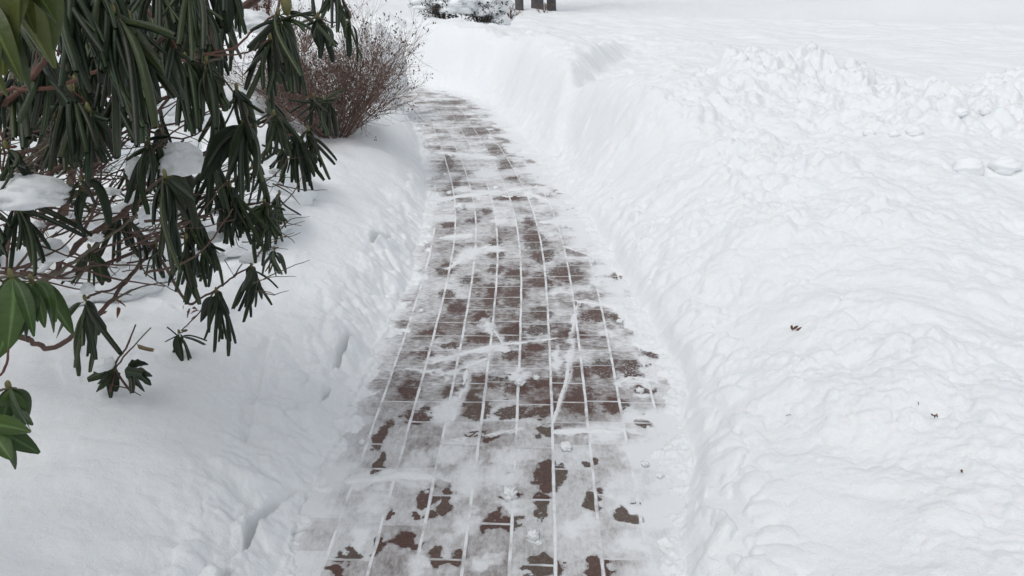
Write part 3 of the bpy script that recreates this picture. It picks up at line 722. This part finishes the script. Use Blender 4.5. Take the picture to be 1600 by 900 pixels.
# ------------------------------------------------------------------ snow caps lying in the bush
def lumpy(name, c, rx, ry, rz, label, cat, group, seed=0, flat=-.35, amp=.18, nu=48, nv=30, mat=None, fq=2.2):
    th = np.linspace(0, np.pi, nv+1)[:, None]; a = np.linspace(0, 2*np.pi, nu, endpoint=False)[None]
    dx = np.sin(th)*np.cos(a); dy = np.sin(th)*np.sin(a); dz = np.cos(th)+0*a
    f = 1+amp*(fbm((dx*fq+seed*3.1).ravel(), (dy*fq+dz*1.7*fq+seed).ravel(), 4)).reshape(dx.shape)
    X_, Y_, Z_ = c[0]+dx*rx*f, c[1]+dy*ry*f, c[2]+np.maximum(dz*f, flat+.08*f)*rz
    o = grid_obj(name, X_, Y_, Z_, mat or M_SNOW2, wrap=True, flip=True)
    return tag(o, label, cat, group)
CG = 'snow caps lodged in the rhododendron'
caps = [((284,256),1.42,.042,.045,.040,'rounded snow cap lodged on leaves in the middle of the rhododendron'),
        ((222,266),1.42,.028,.03,.028,'small snow cap just left of the rounded middle cap'),
        ((48,305),1.24,.058,.05,.034,'wide snow cap on the branch at the left edge, above a dark leaf'),
        ((82,396),1.46,.028,.03,.028,'knobbly snow cap beside the crossing branches on the left'),
        ((137,452),1.52,.013,.014,.014,'tiny snow cap on the brown dried tips above two hanging leaves'),
        ((392,404),2.02,.030,.03,.014,'thin snow cap on the low outer leaf cluster'),
        ((162,570),1.86,.024,.03,.020,'snow cap on top of the low ragged sprig'),
        ((232,340),1.42,.017,.022,.026,'snow wedge held between branches below the middle cap'),
        ((395,40),1.65,.040,.045,.032,'snow pad behind the yellow bud at the top of the rhododendron'), ((330,372),1.75,.03,.03,.014,'flat snow pad among the twigs right of the long hanging leaves'), ((225,392),1.75,.026,.03,.013,'snow pad on the thick low branch')]
for i, ((px, py), d, rx, ry, rz, lb) in enumerate(caps):
    lumpy('snow_clump', W(px, py, d), rx, ry, rz, lb, 'snow cap', CG, seed=i+1, flat=-.45, amp=.17, fq=1.8)
for i, (px, py, d, r) in enumerate([(300, 395, 1.6, .011), (150, 372, 1.5, .012), (190, 415, 1.66, .010), (345, 402, 1.9, .012), (265, 345, 1.5, .010), (430, 268, 1.8, .010), (372, 318, 1.72, .012), (105, 432, 1.5, .012), (60, 352, 1.5, .012), (175, 300, 1.42, .011), (340, 330, 1.7, .011), (410, 365, 1.9, .010)]):
    lumpy('snow_clump', W(px, py, d), r*1.25, r*1.2, r*.75, 'small clump of snow caught among the lower rhododendron twigs', 'snow cap', 'small snow clumps caught in the twigs', seed=120+i, flat=-.6, amp=.4, nu=24, nv=16, fq=1.8)
# snow lines on branches
for i, (pts, lb) in enumerate([([(150,352,1.49),(175,338,1.49),(205,318,1.49),(222,300,1.49)], 'thin line of snow along the thick middle branch'),
                 ([(62,434,1.54),(80,414,1.52),(100,400,1.51)], 'short line of snow on the branch near the left edge'),
                 ([(255,365,1.69),(275,338,1.69),(292,322,1.69)], 'line of snow on the branch right of the middle')]):
    m = MB(); m.tube([p+Vector((0, 0, .008)) for p in smoothline([W(*p) for p in pts], 5, .0012)], .0075, .005, 8, jit=.5); tag(m.build('snow_strip', M_SNOW2), lb, 'snow strip')
# snow-laden mounds behind the bush
for i, (px, py, d, rx, ry, rz, lb) in enumerate([(385, 185, 3.3, .26, .32, .28, 'smooth snow mound behind the rhododendron, left of the brown twiggy shrub'),
        (250, 260, 2.9, .50, .35, .22, 'broad snow mound seen through the middle of the rhododendron'),
        (60, 330, 2.4, .35, .3, .20, 'snow mound behind the left branches of the rhododendron'),
        (320, 110, 4.3, .45, .5, .34, 'snow mound farther back behind the rhododendron'),
        (120, 170, 4.0, .7, .5, .40, 'far left snow mound behind the dense leaves'),
        (580, 45, 6.2, .27, .35, .30, 'rounded snow mound behind the brown twiggy shrub')]):
    p = W(px, py, d); z0 = hz(p.x, p.y)
    lumpy('snow_mound', (p.x, p.y, z0+.02), rx, ry, max(rz, (p.z-z0)), lb, 'snow mound', 'snow mounds behind the rhododendron', seed=20+i, flat=-.3, amp=.16, nu=110, nv=70, mat=M_SNOW, fq=1.3)

# ------------------------------------------------------------------ twiggy shrubs
def twiggy(px, py, wpx, hpx, stems, label, sub=3, d=None, seedheads=True, rmul=1.0, lean=0.0, mat=None):
    p, dd = ground_hit(px, py)
    if d: p = W(px, py, d); dd = d
    k = dd/F; Wd = wpx*k; Hh = hpx*k*1.05
    root = empty('twiggy_shrub', p, label, 'shrub')
    m = MB(); sh = MB()
    def grow(a, dirv, L, r, lev):
        pts = [a]; q = a.copy(); dv = dirv.copy(); n = 5
        for i in range(n):
            dv = (dv+Vector((random.gauss(0, .16), random.gauss(0, .16), random.gauss(.03, .12)))).normalized()
            q = q+dv*(L/n); pts.append(q.copy())
        m.tube(pts, r, r*.45, 4 if lev else 5, cap=False)
        if lev < 3:
            for j in range([5, 5, 3][lev]):
                t = random.uniform(.25, 1); b = pts[min(n, int(t*n))]
                nd_ = (dirv*.75+Vector((random.gauss(0, .55), random.gauss(0, .55), random.gauss(.15, .4)))).normalized()
                grow(b, nd_, L*random.uniform(.38, .62), r*.55, lev+1)
        elif seedheads and random.random() < .30:
            for z in range(random.randint(1, 3)):
                sh.blob(pts[-1]+Vector((random.gauss(0, .006), random.gauss(0, .006), random.gauss(0, .006))), random.uniform(.0022, .0042)*rmul, 1, 1, 1.4, 5, 4, .3)
    for i in range(stems):
        a = random.uniform(0, 6.283); rr = math.sqrt(random.random())
        st = p+Vector((math.cos(a)*Wd*.12*rr, math.sin(a)*Wd*.12*rr, -.02))
        dv = Vector((math.cos(a)*rr*1.0+lean, math.sin(a)*rr*1.0, .9)).normalized()
        grow(st, dv, Hh*random.uniform(.36, .70), random.choice((.0024, .0030, .0040))*rmul, 0)
    m.build('stems', mat or M_TWIG, root)
    if seedheads: sh.build('seed_heads', M_SEED, root)
    return root
twiggy(524, 212, 168, 240, 100, 'dense brown twiggy shrub with dried seed heads at the edge of the left bank', lean=.02)
twiggy(410, 30, 120, 90, 12, 'bare reddish twigs rising from snow at the top behind the rhododendron', d=4.2, seedheads=False, mat=M_RED)
twiggy(472, 75, 60, 90, 10, 'small bare twig clump between the rhododendron and the brown twiggy shrub', d=3.8, seedheads=False, mat=M_TWIG)

# ------------------------------------------------------------------ far snow-laden evergreens, twigs and trunks at the top
def laden(px, py, wpx, hpx, label, caps_, d=None):
    p, dd = ground_hit(px, py); p = W(px, py, d); dd = d; p.z = hz(p.x, p.y)
    k = dd/F; root = empty('snowy_shrub', p, label, 'shrub')
    top = W(px, py-hpx, d).z-p.z
    m = MB(); st = MB()
    for i in range(900):
        a = random.uniform(0, 6.28); rr = random.random()**.5; h = random.random()
        c = p+Vector((math.cos(a)*rr*wpx*k*.5, math.sin(a)*rr*wpx*k*.4, .02+h*top*.8))
        s_ = random.uniform(.012, .03); v = Vector((random.gauss(0, 1), random.gauss(0, 1), random.gauss(0, 1))).normalized()
        w_ = v.orthogonal().normalized()*s_*.4
        b0 = len(m.v); m.v += [c-v*s_, c+w_, c+v*s_, c-w_]; m.f.append((b0, b0+1, b0+2, b0+3))
    for i in range(60):
        a = random.uniform(0, 6.28); rr = random.random()
        e = p+Vector((math.cos(a)*rr*wpx*k*.55, math.sin(a)*rr*wpx*k*.45, top*random.uniform(.5, 1.05)))
        st.tube([p+Vector((math.cos(a)*rr*.1, 0, -.05)), (p+e)*.5+Vector((0, 0, .05)), e], .008, .003, 4)
    m.build('foliage', M_EVER, root, smooth=False); st.build('stems', M_TWIG, root)
    for j, (cx, cy_, rw, rh_, lb) in enumerate(caps_):
        q = W(cx, cy_, d-.05); lumpy('snow_clump', q, rw*k, rw*k*.8, rh_*k, lb, 'snow cap', 'snow caps on the far shrubs', seed=40+cx, flat=-.75, amp=.25, nu=40, nv=26)
laden(686, 44, 62, 52, 'far snow-laden shrub left of the shrub with the big snow hump', [(662, 4, 26, 14, 'snow cap on the left side of the far left shrub'), (712, 6, 38, 20, 'snow cap between the two far shrubs'), (668, 32, 18, 12, 'small low snow cap on the far left shrub')], d=10.4)
laden(755, 44, 80, 50, 'far dark shrub bent under a big snow hump', [(758, 5, 38, 27, 'big snow hump weighing on the far dark shrub'), (782, 34, 16, 11, 'low snow cap under the big far hump'), (757, 44, 18, 9, 'low rounded snow hump in front of the far dark shrub')], d=10.6)
twiggy(797, 30, 30, 34, 8, 'small reddish twig clump beside the far grey trunks', d=11.0, seedheads=False, rmul=1.8)
twiggy(850, 18, 60, 24, 8, 'sparse dark weed stalks in snow beside the far trunks', d=13.5, seedheads=False, rmul=1.6)
for i, (px, py, d, wpx, lb) in enumerate([(812, 17, 14.0, 13, 'widest grey trunk just right of the far snow hump'), (786, 8, 14.4, 12, 'grey trunk half hidden by the far snow hump'),
                                       (840, 11, 14.6, 19, 'grey trunk in the middle right of the far group'), (862, 4, 15.0, 14, 'rightmost grey trunk at the top edge')]):
    p = W(px, py, d); z0 = hz(p.x, p.y); r = wpx*d/F*.5
    root = empty('tree', (p.x, p.y, min(p.z, z0)-.1), lb, 'tree', 'grey trunks far beyond the path')
    m = MB(); pts = [Vector((p.x+random.uniform(-.03, .03)*j, p.y, min(z0, p.z)-.1+j*.55)) for j in range(9)]
    m.tube(smoothline(pts, 3, .004), r*1.1, r*.6, 12, jit=.08); m.build('trunk', M_TRUNK, root)
    cr = MB()
    for j in range(14):
        a = random.uniform(0, 6.28); s0 = pts[random.randint(3, 8)]; L = random.uniform(.8, 1.6)
        e = s0+Vector((math.cos(a)*L, math.sin(a)*L, L*.6)); cr.tube(smoothline([s0, (s0+e)*.5+Vector((0, 0, -.1)), e], 4, .01), r*.28, .01, 5)
        for kk in range(4):
            u = s0.lerp(e, random.uniform(.4, 1)); f_ = u+Vector((random.gauss(0, .3), random.gauss(0, .3), random.uniform(.1, .5))); cr.tube([u, (u+f_)*.5, f_], .012, .004, 4)
    cr.build('crown', M_TRUNK, root)

# ------------------------------------------------------------------ snowballs and crumbs
SG = 'snow lumps on the path'
for i, (px, py, r, lb) in enumerate([(719, 327, 8, 'largest round snow lump on the far left of the bricks'), (880, 356, 5.5, 'round snow lump on the joint at the far right of the bricks'),
    (925, 411, 4.5, 'small snow lump on a joint near the right snow edge'), (659, 487, 4, 'small snow lump on the left joint at mid path'), (566, 693, 5, 'small snow lump at the left edge of the lower path'),
    (812, 600, 8, 'crumbly snow lump on a bare brick in the middle of the path'), (838, 592, 5, 'thin snow crumb right of the crumbly middle lump'), (796, 775, 12, 'crusty snow lump on the whitest lower brick'),
    (833, 838, 9, 'flat broken snow piece on the lower middle brick'), (842, 850, 5, 'small snow crumb below the flat broken piece'), (884, 700, 9, 'snow lump above the dark red bare patch'),
    (1000, 612, 6, 'snow lump on the bare brick at the right edge'), (702, 303, 4, 'tiny snow lump behind the largest round one'), (968, 504, 5, 'snow lump at the right edge of mid path'),
    (1030, 745, 6, 'snow crumb in the swept snow at lower right of the bricks'), (1008, 727, 6, 'flat snow crumb left of the lower right crumb')]):
    p = G(px, py); d = (HC)/(sp_+cp*(py-450)/F); k = d/F
    lumpy('snow_lump', (p.x, p.y, r*k*.35), r*k, r*k*random.uniform(.8, 1.1), r*k*.75, lb, 'snow lump', SG, seed=60+i, flat=-.6, amp=.45, nu=26, nv=18)
for i, (px, py, r, lb) in enumerate([(1512, 256, 21, 'largest grey-shaded snow ball on the upper right bank'), (1428, 203, 12, 'round snow chunk on the ridge left of the largest ball'), (1396, 209, 8, 'small snow chunk on the ridge, beside the round one'),
    (1357, 205, 9, 'leftmost small snow chunk on the ridge'), (1500, 177, 10, 'snow chunk high on the ridge above the largest ball'), (1568, 255, 20, 'wide snow chunk right of the largest ball'), (1540, 172, 9, 'upper right snow chunk on the ridge top')]):
    p, d = ground_hit(px, py+r*.6); k = d/F
    lumpy('snow_chunk', (p.x, p.y, p.z+r*k*.2), r*k*1.05, r*k, r*k*.75, lb, 'snow chunk', 'snow chunks on the right bank', seed=80+i, flat=-2, amp=.14, fq=1.1, nu=40, nv=28)

# ------------------------------------------------------------------ added building, unseen behind and left of the viewer, to shade the near snow
def box(m, x0, x1, y0, y1, z0, z1):
    b = len(m.v); m.v += [Vector((x, y, z)) for z in (z0, z1) for y in (y0, y1) for x in (x0, x1)]
    m.f += [(b, b+2, b+3, b+1), (b+4, b+5, b+7, b+6), (b, b+1, b+5, b+4), (b+2, b+6, b+7, b+3), (b, b+4, b+6, b+2), (b+1, b+3, b+7, b+5)]
M_SHADE_WALL = wood('shade_house_wall', (.20, .21, .21), (.30, .31, .31), .8, 6); M_SHADE_ROOF = wood('shade_house_roof', (.05, .05, .055), (.10, .10, .11), .9, 25)
shade_house = empty('shade_house', (-4, -2.5, 0), 'grey building added out of view to shade the near snow', 'shade_house')
m = MB(); box(m, -8, -2.4, -6, -.5, -.2, 3.0); m.build('shade_wall', M_SHADE_WALL, shade_house, smooth=False)
m = MB(); b0 = len(m.v); m.v += [Vector(p) for p in ((-8.4, -6.4, 3.002), (-2.0, -6.4, 3.002), (-2.0, -.1, 3.002), (-8.4, -.1, 3.002), (-5.2, -5, 4.8), (-5.2, -1.5, 4.8))]
m.f += [(0, 3, 2, 1), (0, 1, 4), (1, 2, 5, 4), (2, 3, 5), (3, 0, 4, 5)]; m.build('shade_roof', M_SHADE_ROOF, shade_house, smooth=False)

# ------------------------------------------------------------------ light, world, camera
SUN_EL, SUN_AZ = math.radians(60), math.radians(-140)     # azimuth measured from +Y towards +X
w = bpy.data.worlds.new('World'); scene.world = w; w.use_nodes = True; nt = w.node_tree
bg = nt.nodes['Background']; sky = nt.nodes.new('ShaderNodeTexSky'); sky.sky_type = 'NISHITA'; sky.sun_disc = False
sky.sun_elevation = SUN_EL; sky.sun_rotation = SUN_AZ; sky.dust_density = 1.5
hs = nt.nodes.new('ShaderNodeHueSaturation'); hs.inputs['Saturation'].default_value = .22
nt.links.new(sky.outputs[0], hs.inputs['Color']); nt.links.new(hs.outputs[0], bg.inputs['Color']); bg.inputs['Strength'].default_value = .132
sun = bpy.data.lights.new('sun', 'SUN'); sun.energy = .85; sun.angle = math.radians(42); sun.color = (1, .97, .93)
so = bpy.data.objects.new('sun', sun); C.objects.link(so)
dv = Vector((math.sin(SUN_AZ)*math.cos(SUN_EL), math.cos(SUN_AZ)*math.cos(SUN_EL), math.sin(SUN_EL)))
so.rotation_euler = dv.to_track_quat('Z', 'Y').to_euler()
cam = bpy.data.cameras.new('camera'); cam.sensor_width = 36; cam.lens = 26; cam.clip_start = .02; cam.clip_end = 2000
co = bpy.data.objects.new('camera', cam); C.objects.link(co); co.location = tuple(CAM); co.rotation_euler = (math.pi/2-PITCH, 0, YAW)
scene.camera = co
scene.render.resolution_x = 1024; scene.render.resolution_y = 576
scene.view_settings.view_transform = 'Standard'; scene.view_settings.look = 'None'; scene.view_settings.gamma = 1; scene.view_settings.exposure = 0.20
